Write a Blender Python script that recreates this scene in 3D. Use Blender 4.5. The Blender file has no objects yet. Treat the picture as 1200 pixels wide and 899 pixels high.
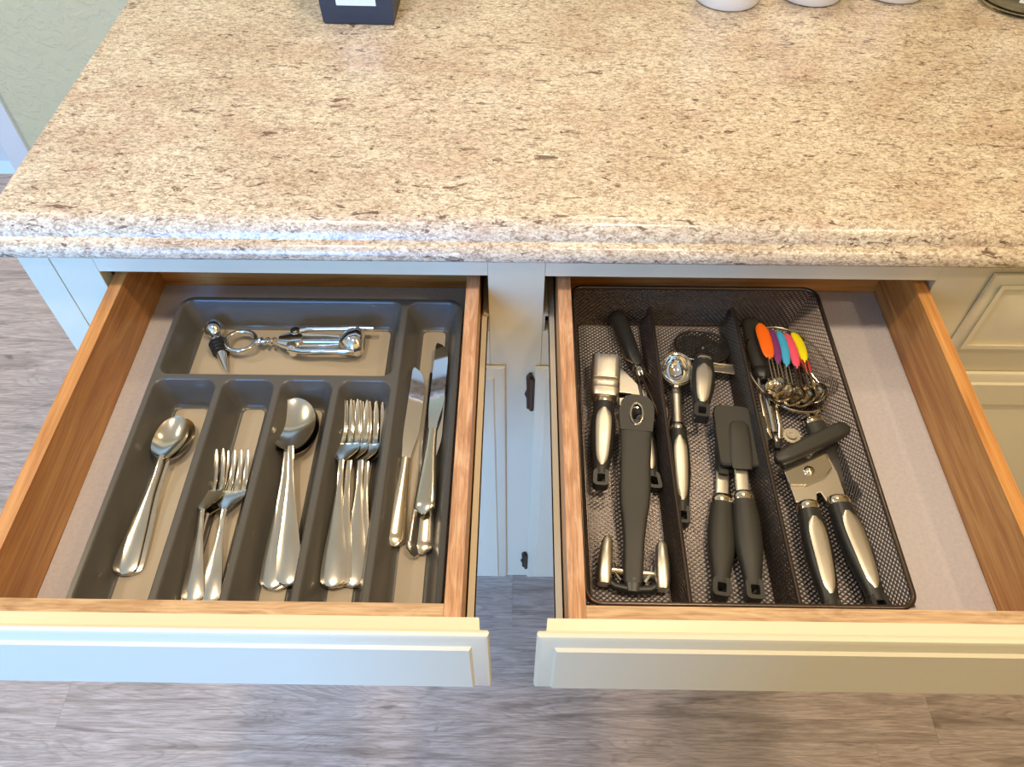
import bpy, bmesh, math, random
from mathutils import Vector, Matrix
random.seed(7)
C = bpy.context.scene.collection
PI = math.pi

# ---------------------------------------------------------------- camera
PITCH, YAW, ROLL, FPX = math.radians(51.263), math.radians(-0.5755), math.radians(0.2165), 925.80
CAM = Vector((0.0, -0.627, 1.438))
_f = Vector((math.cos(PITCH)*math.sin(YAW), math.cos(PITCH)*math.cos(YAW), -math.sin(PITCH)))
_r = Vector((math.cos(YAW), -math.sin(YAW), 0)); _u = _r.cross(_f)
RGT = _r*math.cos(ROLL)+_u*math.sin(ROLL); UPV = -_r*math.sin(ROLL)+_u*math.cos(ROLL); FWD = _f
cd = bpy.data.cameras.new('camera'); cam = bpy.data.objects.new('camera', cd); C.objects.link(cam)
cd.sensor_width = 36; cd.lens = FPX/1200*36; cd.clip_start = 0.02
cam.matrix_world = Matrix(((RGT.x, UPV.x, -FWD.x, CAM.x), (RGT.y, UPV.y, -FWD.y, CAM.y), (RGT.z, UPV.z, -FWD.z, CAM.z), (0, 0, 0, 1)))
bpy.context.scene.camera = cam

def P(u, v, z):
    """point of the horizontal plane at height z that was measured at (u, v) in the photograph"""
    d = RGT*((u-600)/FPX) - UPV*((v-449.5)/FPX) + FWD
    return CAM + d*((z-CAM.z)/d.z)

# ---------------------------------------------------------------- light, exposure
vs = bpy.context.scene.view_settings
vs.view_transform = 'Standard'; vs.look = 'None'; vs.gamma = 1.0; vs.use_curve_mapping = False
vs.exposure = -0.36
wd = bpy.data.worlds.new('daylight'); bpy.context.scene.world = wd; wd.use_nodes = True
wd.node_tree.nodes['Background'].inputs[0].default_value = (0.42, 0.66, 1.0, 1)
wd.node_tree.nodes['Background'].inputs[1].default_value = 1.5

def area(name, loc, target, sx, sy, power, col, shape='RECTANGLE'):
    l = bpy.data.lights.new(name, 'AREA'); l.shape = shape; l.size = sx; l.size_y = sy
    l.energy = power; l.color = col
    o = bpy.data.objects.new(name, l); C.objects.link(o); o.location = loc
    o.rotation_euler = (Vector(target)-Vector(loc)).to_track_quat('-Z', 'Y').to_euler()
    return o
# warm ceiling lamps (flush with the ceiling), one of them an added fill, and the window's daylight
WARM = (1, .79, .54)
area('lamp_and_fill_light', (-0.42, -0.36, 2.42), (-0.42, -0.36, 0), .14, .14, 13, WARM, 'DISK')
area('lamp_and_fill_light', (0.46, -0.40, 2.42), (0.46, -0.40, 0), .14, .14, 14, WARM, 'DISK')
area('lamp_and_fill_light', (0.35, 0.75, 2.42), (0.35, 0.75, 0), .16, .16, 8, WARM, 'DISK')
area('lamp_and_fill_light', (-1.6, 0.35, 2.42), (-1.6, 0.35, 0), .16, .16, 15, WARM, 'DISK')
area('lamp_and_fill_light', (1.1, -0.95, 2.42), (1.1, -0.95, 0), .14, .14, 9, WARM, 'DISK')  # added fill, no known lamp here: brightens the floor and right-hand fronts
area('window_light', (-1.2, -3.12, 1.45), (-1.2, 0, 1.45), .9, 1.7, 195, (.14, .41, 1.0))

BLOCKX = -0.35  # left end of the added wall that shades the right half
# ---------------------------------------------------------------- mesh helpers
class MB:
    def __init__(s): s.v = []; s.f = []
    def add(s, vs, fs):
        n = len(s.v); s.v += [tuple(p) for p in vs]; s.f += [tuple(i+n for i in f) for f in fs]; return s
    def box(s, x0, x1, y0, y1, z0, z1):
        return s.add([(x0,y0,z0),(x1,y0,z0),(x1,y1,z0),(x0,y1,z0),(x0,y0,z1),(x1,y0,z1),(x1,y1,z1),(x0,y1,z1)],
                     [(0,3,2,1),(4,5,6,7),(0,1,5,4),(1,2,6,5),(2,3,7,6),(3,0,4,7)])
    def rings(s, rings, cap0=True, cap1=True, close=False):
        n = len(rings[0]); vs = [p for r in rings for p in r]; fs = []
        m = len(rings)
        for i in range(m if close else m-1):
            for j in range(n):
                a = i*n+j; b = i*n+(j+1)%n; k = ((i+1)%m)*n
                fs.append((a, b, k+(j+1)%n, k+j))
        if not close:
            if cap0: fs.append(tuple(range(n-1, -1, -1)))
            if cap1: fs.append(tuple((m-1)*n+j for j in range(n)))
        return s.add(vs, fs)
    def loft(s, st, n=16, e=2.0, cap0=True, cap1=True):
        """st: (y, half width, half thickness, xc, zc) sections along y, superellipse power e"""
        rs = []
        for q in st:
            y, w, t = q[:3]; xc = q[3] if len(q) > 3 else 0; zc = q[4] if len(q) > 4 else 0
            r = []
            for k in range(n):
                a = 2*PI*(k+.5)/n; c, d = math.cos(a), math.sin(a)
                r.append((xc-math.copysign(abs(c)**(2/e), c)*w, y, zc+math.copysign(abs(d)**(2/e), d)*t))
            rs.append(r)
        return s.rings(rs, cap0, cap1)
    def lathe(s, pr, n=24, o=(0,0,0), axis='z'):
        rs = []
        for r, h in pr:
            ring = []
            for k in range(n):
                a = 2*PI*k/n
                if axis == 'z': p = (o[0]+r*math.cos(a), o[1]+r*math.sin(a), o[2]+h)
                elif axis == 'y': p = (o[0]+r*math.cos(a), o[1]+h, o[2]-r*math.sin(a))
                else: p = (o[0]+h, o[1]+r*math.cos(a), o[2]+r*math.sin(a))
                ring.append(p)
            rs.append(ring)
        return s.rings(rs)
    def tube(s, pts, r, n=8, closed=False):
        pts = [Vector(p) for p in pts]; rs = []; m = len(pts)
        N = None
        for i, p in enumerate(pts):
            a = pts[(i-1) % m] if (closed or i > 0) else p
            b = pts[(i+1) % m] if (closed or i < m-1) else p
            t = (b-a).normalized()
            if N is None: N = t.orthogonal().normalized()
            N = (N - t*N.dot(t)).normalized(); B_ = t.cross(N)
            rr = r[i] if isinstance(r, (list, tuple)) else r
            rs.append([tuple(p+N*math.cos(2*PI*k/n)*rr+B_*math.sin(2*PI*k/n)*rr) for k in range(n)])
        return s.rings(rs, close=closed)
    def sheet(s, rows, th, m=10):
        """rows: (y, xc, half width, fn(u)->z top); a thin closed shell"""
        top = []; bot = []
        for y, xc, hw, fz in rows:
            for j in range(m+1):
                u = -1+2*j/m; z = fz(u)
                top.append((xc+u*hw, y, z)); bot.append((xc+u*hw, y, z-th))
        R = len(rows); W = m+1; n = R*W; fs = []
        for i in range(R-1):
            for j in range(m):
                a = i*W+j
                fs.append((a, a+1, a+W+1, a+W)); fs.append((n+a, n+a+W, n+a+W+1, n+a+1))
        for i in range(R-1):
            a = i*W; b = a+m
            fs.append((a, a+W, n+a+W, n+a)); fs.append((b, n+b, n+b+W, b+W))
        for j in range(m):
            a = j; b = (R-1)*W+j
            fs.append((a, n+a, n+a+1, a+1)); fs.append((b, b+1, n+b+1, n+b))
        return s.add(top+bot, fs)
    def prism(s, poly, z0, z1):
        n = len(poly)
        return s.add([(x,y,z0) for x,y in poly]+[(x,y,z1) for x,y in poly],
                     [tuple(range(n-1,-1,-1)), tuple(range(n,2*n))]+[(i,(i+1)%n,n+(i+1)%n,n+i) for i in range(n)])

def obj(name, mb, m, parent=None, smooth=True, bevel=0, ang=40):
    me = bpy.data.meshes.new(name); me.from_pydata(mb.v, [], mb.f)
    bm = bmesh.new(); bm.from_mesh(me)
    bmesh.ops.recalc_face_normals(bm, faces=bm.faces) if len(mb.f) < 30000 and not getattr(mb, 'open', False) else None
    bm.to_mesh(me); bm.free()
    if smooth:
        me.polygons.foreach_set('use_smooth', [True]*len(me.polygons)); me.set_sharp_from_angle(angle=math.radians(ang))
    me.materials.append(m); o = bpy.data.objects.new(name, me); C.objects.link(o)
    if parent: o.parent = parent
    if bevel:
        b = o.modifiers.new('bevel', 'BEVEL'); b.width = bevel; b.segments = 2; b.limit_method = 'ANGLE'; b.angle_limit = math.radians(35)
    return o
def tag(o, label, cat, group=None):
    o['label'] = label; o['category'] = cat
    if group: o['group'] = group
    return o
def thing(name, label, cat, group=None):
    o = bpy.data.objects.new(name, None); C.objects.link(o); o.empty_display_size = .02
    return tag(o, label, cat, group)
def empty(name, parent):
    o = bpy.data.objects.new(name, None); C.objects.link(o); o.parent = parent; o.empty_display_size = .02; return o
def struct(o): o['kind'] = 'structure'; return o
def place(o, tip, end, roll=0.0):
    """local +y runs from the handle end to the tip, origin at the handle end"""
    Y = (tip-end).normalized(); X = Y.cross(Vector((0,0,1))).normalized(); Z = X.cross(Y)
    m = Matrix(((X.x,Y.x,Z.x,end.x),(X.y,Y.y,Z.y,end.y),(X.z,Y.z,Z.z,end.z),(0,0,0,1)))
    o.matrix_world = m @ Matrix.Rotation(roll, 4, 'Y')
    return o
def copy_thing(o, label):
    r = o.copy(); C.objects.link(r); r['label'] = label
    for ch in list(o.children):
        c = ch.copy(); C.objects.link(c); c.parent = r
        for g in list(ch.children):
            d = g.copy(); C.objects.link(d); d.parent = c
    return r

# ---------------------------------------------------------------- materials
def mat(name, col, rough=.5, metal=0.0, spec=.5):
    m = bpy.data.materials.new(name); m.use_nodes = True; b = m.node_tree.nodes['Principled BSDF']
    b.inputs['Base Color'].default_value = (*col, 1); b.inputs['Roughness'].default_value = rough
    b.inputs['Metallic'].default_value = metal; b.inputs['Specular IOR Level'].default_value = spec
    return m
def N(m, t, **kw):
    n = m.node_tree.nodes.new(t)
    for k, v in kw.items():
        if k in n.inputs: n.inputs[k].default_value = v
        else: setattr(n, k, v)
    return n
def L(m, a, b): m.node_tree.links.new(a, b)
def ramp(m, fac, stops):
    r = N(m, 'ShaderNodeValToRGB'); e = r.color_ramp.elements
    while len(e) < len(stops): e.new(.5)
    for x, (p, c) in zip(e, stops): x.position = p; x.color = (*c, 1)
    L(m, fac, r.inputs[0]); return r.outputs[0]
def coords(m, scale, rot=(0,0,0), src='Object', offset=None):
    t = N(m, 'ShaderNodeTexCoord'); p = N(m, 'ShaderNodeMapping'); p.inputs['Scale'].default_value = scale; p.inputs['Rotation'].default_value = rot
    L(m, t.outputs[src], p.inputs[0])
    if offset is not None: L(m, offset, p.inputs['Location'])
    return p.outputs[0]
def mixc(m, fac, a, b, mode='MIX'):
    x = N(m, 'ShaderNodeMix', data_type='RGBA', blend_type=mode)
    for sock, v in ((x.inputs[0], fac), (x.inputs[6], a), (x.inputs[7], b)):
        if isinstance(v, (int, float)): sock.default_value = v
        elif isinstance(v, tuple): sock.default_value = (*v, 1)
        else: L(m, v, sock)
    return x.outputs[2]
def noise(m, vec, scale, detail=4, rough=.55, dist=0.0):
    n = N(m, 'ShaderNodeTexNoise'); n.inputs['Scale'].default_value = scale; n.inputs['Detail'].default_value = detail
    n.inputs['Roughness'].default_value = rough; n.inputs['Distortion'].default_value = dist
    L(m, vec, n.inputs['Vector']); return n.outputs['Fac']
def bump(m, h, strength=.2, dist=.002):
    b = N(m, 'ShaderNodeBump'); b.inputs['Strength'].default_value = strength; b.inputs['Distance'].default_value = dist
    L(m, h, b.inputs['Height']); L(m, b.outputs[0], bsdf(m).inputs['Normal'])
def bsdf(m): return m.node_tree.nodes['Principled BSDF']
def setc(m, c): L(m, c, bsdf(m).inputs['Base Color'])

# granite-pattern laminate
GR = mat('granite_laminate', (.6,.5,.38), .22)
v1 = coords(GR, (1,1.7,1.7), (0,0,.25)); v2 = coords(GR, (.6,1.7,1.5), (0,0,.35))
def ridge(vec, sc, det, dist, width):
    n = noise(GR, vec, sc, det, .6, dist); a = N(GR, 'ShaderNodeMath', operation='SUBTRACT'); L(GR, n, a.inputs[0]); a.inputs[1].default_value = .5
    b_ = N(GR, 'ShaderNodeMath', operation='ABSOLUTE'); L(GR, a.outputs[0], b_.inputs[0])
    return ramp(GR, b_.outputs[0], [(0,(1,1,1)),(width,(0,0,0))])
def mul2(a, b): return mixc(GR, 1.0, a, b, 'MULTIPLY')
base = ramp(GR, noise(GR, v1, 190, 4, .7, .8), [(.36,(.36,.28,.20)),(.46,(.61,.52,.39)),(.54,(.78,.70,.55)),(.66,(.88,.82,.68))])
blot = ramp(GR, noise(GR, v1, 7, 3, .6), [(.35,(.84,.78,.74)),(.6,(1,1,1))])
c = mul2(base, blot)
pink = ramp(GR, noise(GR, v1, 15, 3, .6, .3), [(.52,(0,0,0)),(.72,(1,1,1))])
c = mixc(GR, mixc(GR, .35, (0,0,0), pink), c, (.56,.36,.27))
msk = ramp(GR, noise(GR, v1, 38, 3, .6, .3), [(.44,(0,0,0)),(.56,(1,1,1))])
c = mixc(GR, mixc(GR, .80, (0,0,0), mul2(ridge(v2, 52, 3, 1.3, .030), msk)), c, (.20,.125,.085))
msk2 = ramp(GR, noise(GR, v1, 90, 2, .6, .3), [(.50,(0,0,0)),(.60,(1,1,1))])
c = mixc(GR, mixc(GR, .75, (0,0,0), mul2(ridge(v1, 150, 2, .8, .045), msk2)), c, (.30,.21,.15))
fl = ramp(GR, noise(GR, v2, 70, 4, .66, 1.0), [(.605,(0,0,0)),(.645,(1,1,1))])
c = mixc(GR, mixc(GR, .85, (0,0,0), fl), c, (.12,.065,.045))
setc(GR, c)

def wood(name, dark, mid, light, stretch=(14,1.1,14), sc=3.4, rough=.38, fine=.35):
    m = mat(name, mid, rough); oi = N(m, 'ShaderNodeObjectInfo'); mul = N(m, 'ShaderNodeVectorMath', operation='SCALE')
    cb = N(m, 'ShaderNodeCombineXYZ')
    for k in range(3): L(m, oi.outputs['Random'], cb.inputs[k])
    L(m, cb.outputs[0], mul.inputs[0]); mul.inputs['Scale'].default_value = 37.0
    v = coords(m, stretch, (0,0,0), 'Object', mul.outputs[0])
    a = noise(m, v, sc, 5, .6, 1.8)
    col = ramp(m, a, [(.33,dark),(.5,mid),(.66,light)])
    v2 = coords(m, tuple(q*9 if q > 2 else q*2 for q in stretch), (0,0,0), 'Object', mul.outputs[0])
    b = ramp(m, noise(m, v2, sc, 2, .5), [(.35,(.62,.56,.5)),(.55,(1,1,1))])
    col = mixc(m, fine, col, b, 'MULTIPLY'); setc(m, col); bump(m, noise(m, v2, sc, 2, .5), .12, .0006)
    return m
OAK = wood('oak', (.43,.17,.045), (.60,.28,.085), (.70,.37,.125))
OAKX = wood('oak_crosswise', (.42,.16,.04), (.62,.27,.07), (.72,.36,.11), (1.1,14,14))
PLY = wood('raw_edge_oak', (.44,.22,.11), (.57,.31,.165), (.68,.42,.25), (9,1.5,9), 9, .6, .6)
PLYX = wood('raw_edge_oak_crosswise', (.48,.30,.16), (.62,.42,.25), (.72,.53,.33), (1.5,9,9), 9, .6, .5)
# floor planks: grey-brown vinyl with grain along x
FL = mat('vinyl_plank', (.3,.25,.2), .42)
oi = N(FL, 'ShaderNodeObjectInfo'); cb = N(FL, 'ShaderNodeCombineXYZ'); mul = N(FL, 'ShaderNodeVectorMath', operation='SCALE')
for k in range(3): L(FL, oi.outputs['Random'], cb.inputs[k])
L(FL, cb.outputs[0], mul.inputs[0]); mul.inputs['Scale'].default_value = 53.0
v = coords(FL, (.9,7,7), (0,0,0), 'Object', mul.outputs[0])
wv = noise(FL, v, 2.2, 4, .55, 2.2)
col = ramp(FL, wv, [(.28,(.27,.215,.185)),(.42,(.40,.335,.295)),(.52,(.54,.46,.415)),(.60,(.44,.365,.32)),(.75,(.58,.50,.45))])
# growth rings: contour lines of the same slow noise
rg = N(FL, 'ShaderNodeMath', operation='MULTIPLY'); L(FL, noise(FL, coords(FL, (.8,6,6), (0,0,0), 'Object', mul.outputs[0]), 1.5, 2, .45, 1.6), rg.inputs[0]); rg.inputs[1].default_value = 26
fr = N(FL, 'ShaderNodeMath', operation='FRACT'); L(FL, rg.outputs[0], fr.inputs[0])
col = mixc(FL, .55, col, ramp(FL, fr.outputs[0], [(0,(.72,.70,.69)),(.25,(1,1,1)),(.85,(1.1,1.1,1.1)),(1,(.72,.70,.69))]), 'MULTIPLY')
v2 = coords(FL, (9,190,190), (0,0,0), 'Object', mul.outputs[0])
fi = noise(FL, v2, 2.5, 3, .7, .6)
col = mixc(FL, .7, col, ramp(FL, fi, [(.35,(.60,.58,.58)),(.6,(1.15,1.15,1.15))]), 'MULTIPLY')
kn = ramp(FL, noise(FL, coords(FL, (2.2,6,6), (0,0,0), 'Object', mul.outputs[0]), 1.7, 2, .5, 3), [(.68,(1,1,1)),(.78,(.42,.36,.33))])
col = mixc(FL, .8, col, kn, 'MULTIPLY')
tint = ramp(FL, oi.outputs['Random'], [(0,(1.16,1.14,1.14)),(1,(1.34,1.30,1.27))])
setc(FL, mixc(FL, 1.0, col, tint, 'MULTIPLY')); bump(FL, fi, .25, .0008)

PAINT = mat('cabinet_paint', (.80,.735,.55), .3)
bump(PAINT, noise(PAINT, coords(PAINT, (1,1,1)), 90, 2), .03, .0006)
WALL = mat('sage_textured_wall', (.72,.62,.36), .75)
nv = noise(WALL, coords(WALL, (1,1,1)), 28, 4, .6, .8); bump(WALL, ramp(WALL, nv, [(.46,(0,0,0)),(.56,(1,1,1))]), .35, .004)
CEIL = mat('ceiling_paint', (.82,.73,.56), .9)
TRIM = mat('trim_paint', (.78,.77,.72), .35)
DARK = mat('brown_carcass_board', (.40,.27,.16), .7)  # plain brown board of the carcass and drawer bottoms
STEEL = mat('polished_steel', (.76,.69,.56), .15, 1.0)
CHROME = mat('chrome', (.86,.86,.86), .06, 1.0)
BRUSH = mat('brushed_steel', (.60,.56,.48), .36, 1.0)
bump(BRUSH, noise(BRUSH, coords(BRUSH, (300,20,300)), 3, 2), .06, .0003)
BLACK = mat('black_plastic', (.022,.022,.021), .38)
RUBBER = mat('dark_olive_rubber', (.030,.0285,.023), .48)
TRAY = mat('grey_tray_plastic', (.095,.090,.080), .30)
PAD = mat('beige_tray_pad', (.46,.39,.29), .7)
bump(PAD, noise(PAD, coords(PAD, (1,1,1)), 900, 2), .15, .0004)
LINER = mat('shelf_liner', (.50,.47,.50), .62)
lw = noise(LINER, coords(LINER, (9,.6,1)), 1.6, 2, .5, .4); bump(LINER, lw, .25, .004)
setc(LINER, ramp(LINER, noise(LINER, coords(LINER, (1,1,1)), 260, 2), [(.3,(.47,.44,.47)),(.7,(.53,.50,.52))]))
MESHM = mat('bronze_black_mesh_metal', (.13,.105,.09), .30, .8)
RIMM = mat('mesh_rim_metal', (.10,.075,.06), .28, .8)
ZINC = mat('slide_enamel', (.70,.62,.46), .4)
BLUEBLK = mat('slate_box', (.035,.043,.060), .5)
LABEL = mat('white_label', (.82,.85,.86), .5)
CERAM = mat('white_ceramic', (.84,.80,.72), .2)
BRONZE = mat('dark_hinge_bronze', (.09,.065,.055), .35, .7)
AMBER = mat('polished_blade', (.85,.72,.55), .1, 1.0)
def glass(name, col=(1,1,1)):
    m = mat(name, col, .02); bsdf(m).inputs['Transmission Weight'].default_value = 1.0; bsdf(m).inputs['IOR'].default_value = 1.45; return m
GLASS = glass('jar_glass', (.86,.88,.85))

# ================================================================ the room
X0, X1, Y0, Y1, ZC = -2.7, 2.6, -3.2, 1.3, 2.44
fl = struct(obj('floor', MB().box(X0, X1, Y0, Y1, -.03, -.004), FL, smooth=False))
pw, gap = .196, .0003
seams = {}
rows = int((Y1-Y0)/pw)+2
k0 = -.0573
pi_ = 0
for i in range(-17, 8):
    ya, yb = max(k0+i*pw, Y0), min(k0+(i+1)*pw, Y1)
    if yb-ya < .01: continue
    off = {0: -.004, -1: .73, -2: .62, 3: -1.9}.get(i, random.uniform(-.6, .6))
    xs = sorted([off+1.52*j for j in range(-4, 5)])
    for a in xs:
        xa, xb = max(a, X0), min(a+1.52, X1)
        if xb-xa < .02: continue
        obj('plank', MB().box(xa+gap/2, xb-gap/2, ya+gap/2, yb-gap/2, -.004, 0), FL, fl, False)
struct(obj('wall_back', MB().box(-1.405, X1, Y1, Y1+.1, 0, ZC).box(X0, -2.30, Y1, Y1+.1, 0, ZC).box(-2.30, -1.405, Y1, Y1+.1, 2.04, ZC), WALL, smooth=False))
dr = struct(obj('door_1', MB().box(-2.29, -1.475, Y1+.045, Y1+.08, .012, 2.03), TRIM, smooth=False, bevel=.002))
kb = MB().lathe([(.0,0),(.026,.0),(.026,-.006),(.012,-.012),(.012,-.035),(.027,-.045),(.028,-.06),(.018,-.072),(0,-.074)], 20, (-2.2, Y1+.045, .95), 'y')
obj('door_knob', kb, STEEL, dr)
struct(obj('trim_1', MB().box(-1.475, -1.405, Y1-.016, Y1, 0, 2.11).box(-2.37, -2.30, Y1-.016, Y1, 0, 2.11).box(-2.30, -1.475, Y1-.016, Y1, 2.04, 2.11)
   .box(-1.475, -1.46, Y1, Y1+.1, 0, 2.04).box(-2.30,-2.29,Y1,Y1+.1,0,2.04), TRIM, smooth=False, bevel=.004))
struct(obj('baseboard_back', MB().box(-1.404, X1, Y1-.013, Y1, 0, .085), TRIM, smooth=False, bevel=.003))
struct(obj('ceiling', MB().box(X0, X1, Y0, Y1, ZC, ZC+.05), CEIL, smooth=False))
struct(obj('wall_left', MB().box(X0-.1, X0, Y0, Y1+.1, 0, ZC), WALL, smooth=False))
struct(obj('wall_right', MB().box(X1, X1+.1, Y0, Y1+.1, 0, ZC), WALL, smooth=False))
# behind the photographer: a wall with a wide window, and an added wall blocking its daylight from the right half
WX0, WX1, WZ0, WZ1 = -1.67, -.73, .58, 2.32
struct(obj('wall_front', MB().box(X0, WX0, Y0-.1, Y0, 0, ZC).box(WX1, X1, Y0-.1, Y0, 0, ZC).box(WX0, WX1, Y0-.1, Y0, 0, WZ0).box(WX0, WX1, Y0-.1, Y0, WZ1, ZC), WALL, smooth=False))
w = MB()
for x in (WX0, WX1-.04): w.box(x, x+.04, Y0-.09, Y0-.05, WZ0, WZ1)
for z in (WZ0, WZ1-.04): w.box(WX0, WX1, Y0-.09, Y0-.05, z, z+.04)
struct(obj('window_1', w, TRIM, smooth=False))
struct(obj('light_blocker', MB().box(BLOCKX, X1, -1.37, -1.25, 0, ZC), WALL, smooth=False))

# ================================================================ the base cabinet
cab = thing('base_cabinet', 'long cream painted base cabinet with two drawers pulled open under the granite top', 'cabinet')
CR = 1.15; CB = .60
def stile(x0, x1, z0=.10, z1=.877): obj('stile', MB().box(x0, x1, 0, .019, z0, z1), PAINT, cab, False, .0008)
def rail(x0, x1, z0, z1): obj('rail', MB().box(x0+.0002, x1-.0002, 0.0002, .0188, z0, z1), PAINT, cab, False)
stile(-.5025, -.456); stile(-.033, .029); stile(.4515, .515); stile(CR-.05, CR)
obj('filler_strip', MB().box(-.537, -.5035, 0, .019, .10, .877), PAINT, cab, False, .0008)
for a, b in ((-.456, -.033), (.029, .4515), (.515, CR-.05)):
    rail(a, b, .843, .877); rail(a, b, .680, .7535); rail(a, b, .10, .125)
obj('end_panel', MB().box(-.537, -.519, .019, CB, .0, .877), PAINT, cab, False, .0008)
obj('end_panel', MB().box(CR-.018, CR, .019, CB, .0, .877), PAINT, cab, False, .0008)
obj('back_panel', MB().box(-.519, CR-.018, CB-.008, CB, .0, .877), DARK, cab, False)
obj('bottom_panel', MB().box(-.519, CR-.018, .019, CB-.008, .10, .116), DARK, cab, False)
obj('toe_kick', MB().box(-.519, CR-.018, .07, .085, 0, .10), PAINT, cab, False)
obj('partition', MB().box(-.011, .007, .019, CB-.008, .116, .877), DARK, cab, False)
obj('partition', MB().box(.474, .492, .019, CB-.008, .116, .877), DARK, cab, False)
# lipped, bevelled fronts: x0..x1, z0..z1 is the outline of the lip, yf the plane the lip lies on
def lip_front(name, x0, x1, z0, z1, yf, parent, back=.012, t=.0115, panel=None):
    m = MB()
    def rect(i, y): return [(x0+i, y, z0+i), (x1-i, y, z0+i), (x1-i, y, z1-i), (x0+i, y, z1-i)]
    prof = [(.0085, yf+back), (.0075, yf+.002), (.004, yf), (.0012, yf-.0008), (0, yf-.003), (.0012, yf-.0055), (.0045, yf-.0068), (.0135, yf-.0088), (.0155, yf-t)]
    if panel:
        prof += [(panel, yf-t), (panel+.003, yf-t+.004), (panel+.009, yf-t+.004), (panel+.030, yf-t-.001)]
    m.rings([rect(i, y) for i, y in prof])
    return obj(name, m, PAINT, parent, True, ang=25)
def door(x0, x1, hinge_x, sgn):
    d = lip_front('door', x0, x1, .105, .694, 0, cab, back=0.0, panel=.055)
    for z in (.642, .166):
        k = .5 if z < .3 else 1
        h = MB().prism([(0,-.038*1), (.006,-.034), (.0065,-.012), (.009,-.004), (.0065,.004), (.0075,.03), (.0035,.037), (0,.037)], 0, .0028)
        h.v = [(hinge_x+sgn*x, -z_-.0002, z+y*(1 if z > .3 else .75)) for x, y, z_ in h.v]
        h.lathe([(0,-.034*(1 if z > .3 else .75)), (.0032,-.034*(1 if z > .3 else .75)), (.0032,.03*(1 if z > .3 else .75)), (0,.03*(1 if z > .3 else .75))], 10, (hinge_x+.0005, -.0045, z))
        obj('hinge', h, BRONZE, d)
    return d
door(-.475, -.0145, -.478, -1); door(.0215, .487, .0190, -1)
d3 = lip_front('door', .503, 1.12, .105, .694, 0, cab, back=0.0, panel=.055)
lip_front('drawer_front', .5065, 1.12, .7355, .857, 0, cab, back=0.0, panel=.010)

def drawer(x0, x1, fx0, fx1):
    """x0..x1 outer box sides, fx0..fx1 the front"""
    d = empty('drawer', cab); yi, yo, yb = -.368, -.386, .068; zt, zf = .831, .757
    for a in (x0, x1-.014):
        o = obj('side_panel', MB().box(a, a+.014, yo, yb+.014, .7555, zt-.0012), OAK, d, False)
        obj('side_edge', MB().box(a, a+.014, yo, yb+.014, zt-.0011, zt), PLY if a > x0 and x0 < -.1 or a == x0 and x0 > 0 else OAK, d, False)
    obj('front_panel', MB().box(x0+.0142, x1-.0142, yo, yi, .7555, zt-.0012), OAKX, d, False)
    obj('front_edge', MB().box(x0+.0142, x1-.0142, yo, yi, zt-.0011, zt), PLYX, d, False)
    obj('back_panel', MB().box(x0+.0142, x1-.0142, yb, yb+.014, .7555, zt), OAKX, d, False, .001)
    obj('bottom_panel', MB().box(x0+.0142, x1-.0142, yi, yb, .7555, zf-.0006), DARK, d, False)
    lip_front('drawer_face', fx0, fx1, .742, .857, -.3985, d, back=.0122)
    for s, a in ((-1, x0), (1, x1)):
        m = MB()
        xa, xb = sorted((a, a+s*.0015)); m.box(xa, xb, yo+.004, .08, .754, .777)
        xa, xb = sorted((a, a+s*.0085)); m.box(xa, xb, yo+.004, .08, .7732, .777)
        xa, xb = sorted((a+s*.0075, a+s*.0085)); m.box(xa, xb, yo+.004, .08, .768, .777)
        obj('slide', m, ZINC, d, False)
        for yy in (-.33, -.2, -.05):
            obj('screw', MB().lathe([(0,-.0005),(.003,-.0004),(.003,.0008),(.0015,.0014),(0,.0014)], 10, (a+s*.0018, yy, .7655), 'x'), STEEL, d)
    return d
drawer(-.447, -.0425, -.4845, -.0188)
drawer(.0435, .448, .0172, .4845)
# cabinet-side rails of the slides, seen inside the openings
for x, s in ((-.033, -1), (.029, 1), (-.456, 1), (.4515, -1)):
    xa, xb = sorted((x, x+s*.0025))
    obj('slide_rail', MB().box(xa, xb, .0015, .45, .7545, .779).box(*sorted((x, x+s*.006)), .0015, .45, .779, .7815), ZINC, cab, False)

# ---------------------------------------------------------------- countertop
m = MB(); cx0, cx1, cy0, cy1 = -.562, 1.2, -.0205, .64
prof = [(.006,.8775),(.002,.879),(.0002,.882),(0,.886),(.0015,.8905),(.005,.8945),(.010,.8965),(.0135,.8975),(.0140,.8990),(.0150,.9015),(.0185,.9065),(.0235,.9110),(.0290,.9140),(.035,.915)]
def rr(i, z): return [(cx0+.010+i*.25, cy0+i, z), (cx1-i, cy0+i, z), (cx1-i, cy1-i, z), (cx0+.010+i*.25, cy1-i, z)]
m.rings([rr(i, z) for i, z in prof])
tag(obj('countertop', m, GR, None, True, ang=28), 'speckled beige granite-patterned countertop with a stepped rounded front edge', 'countertop')

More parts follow.
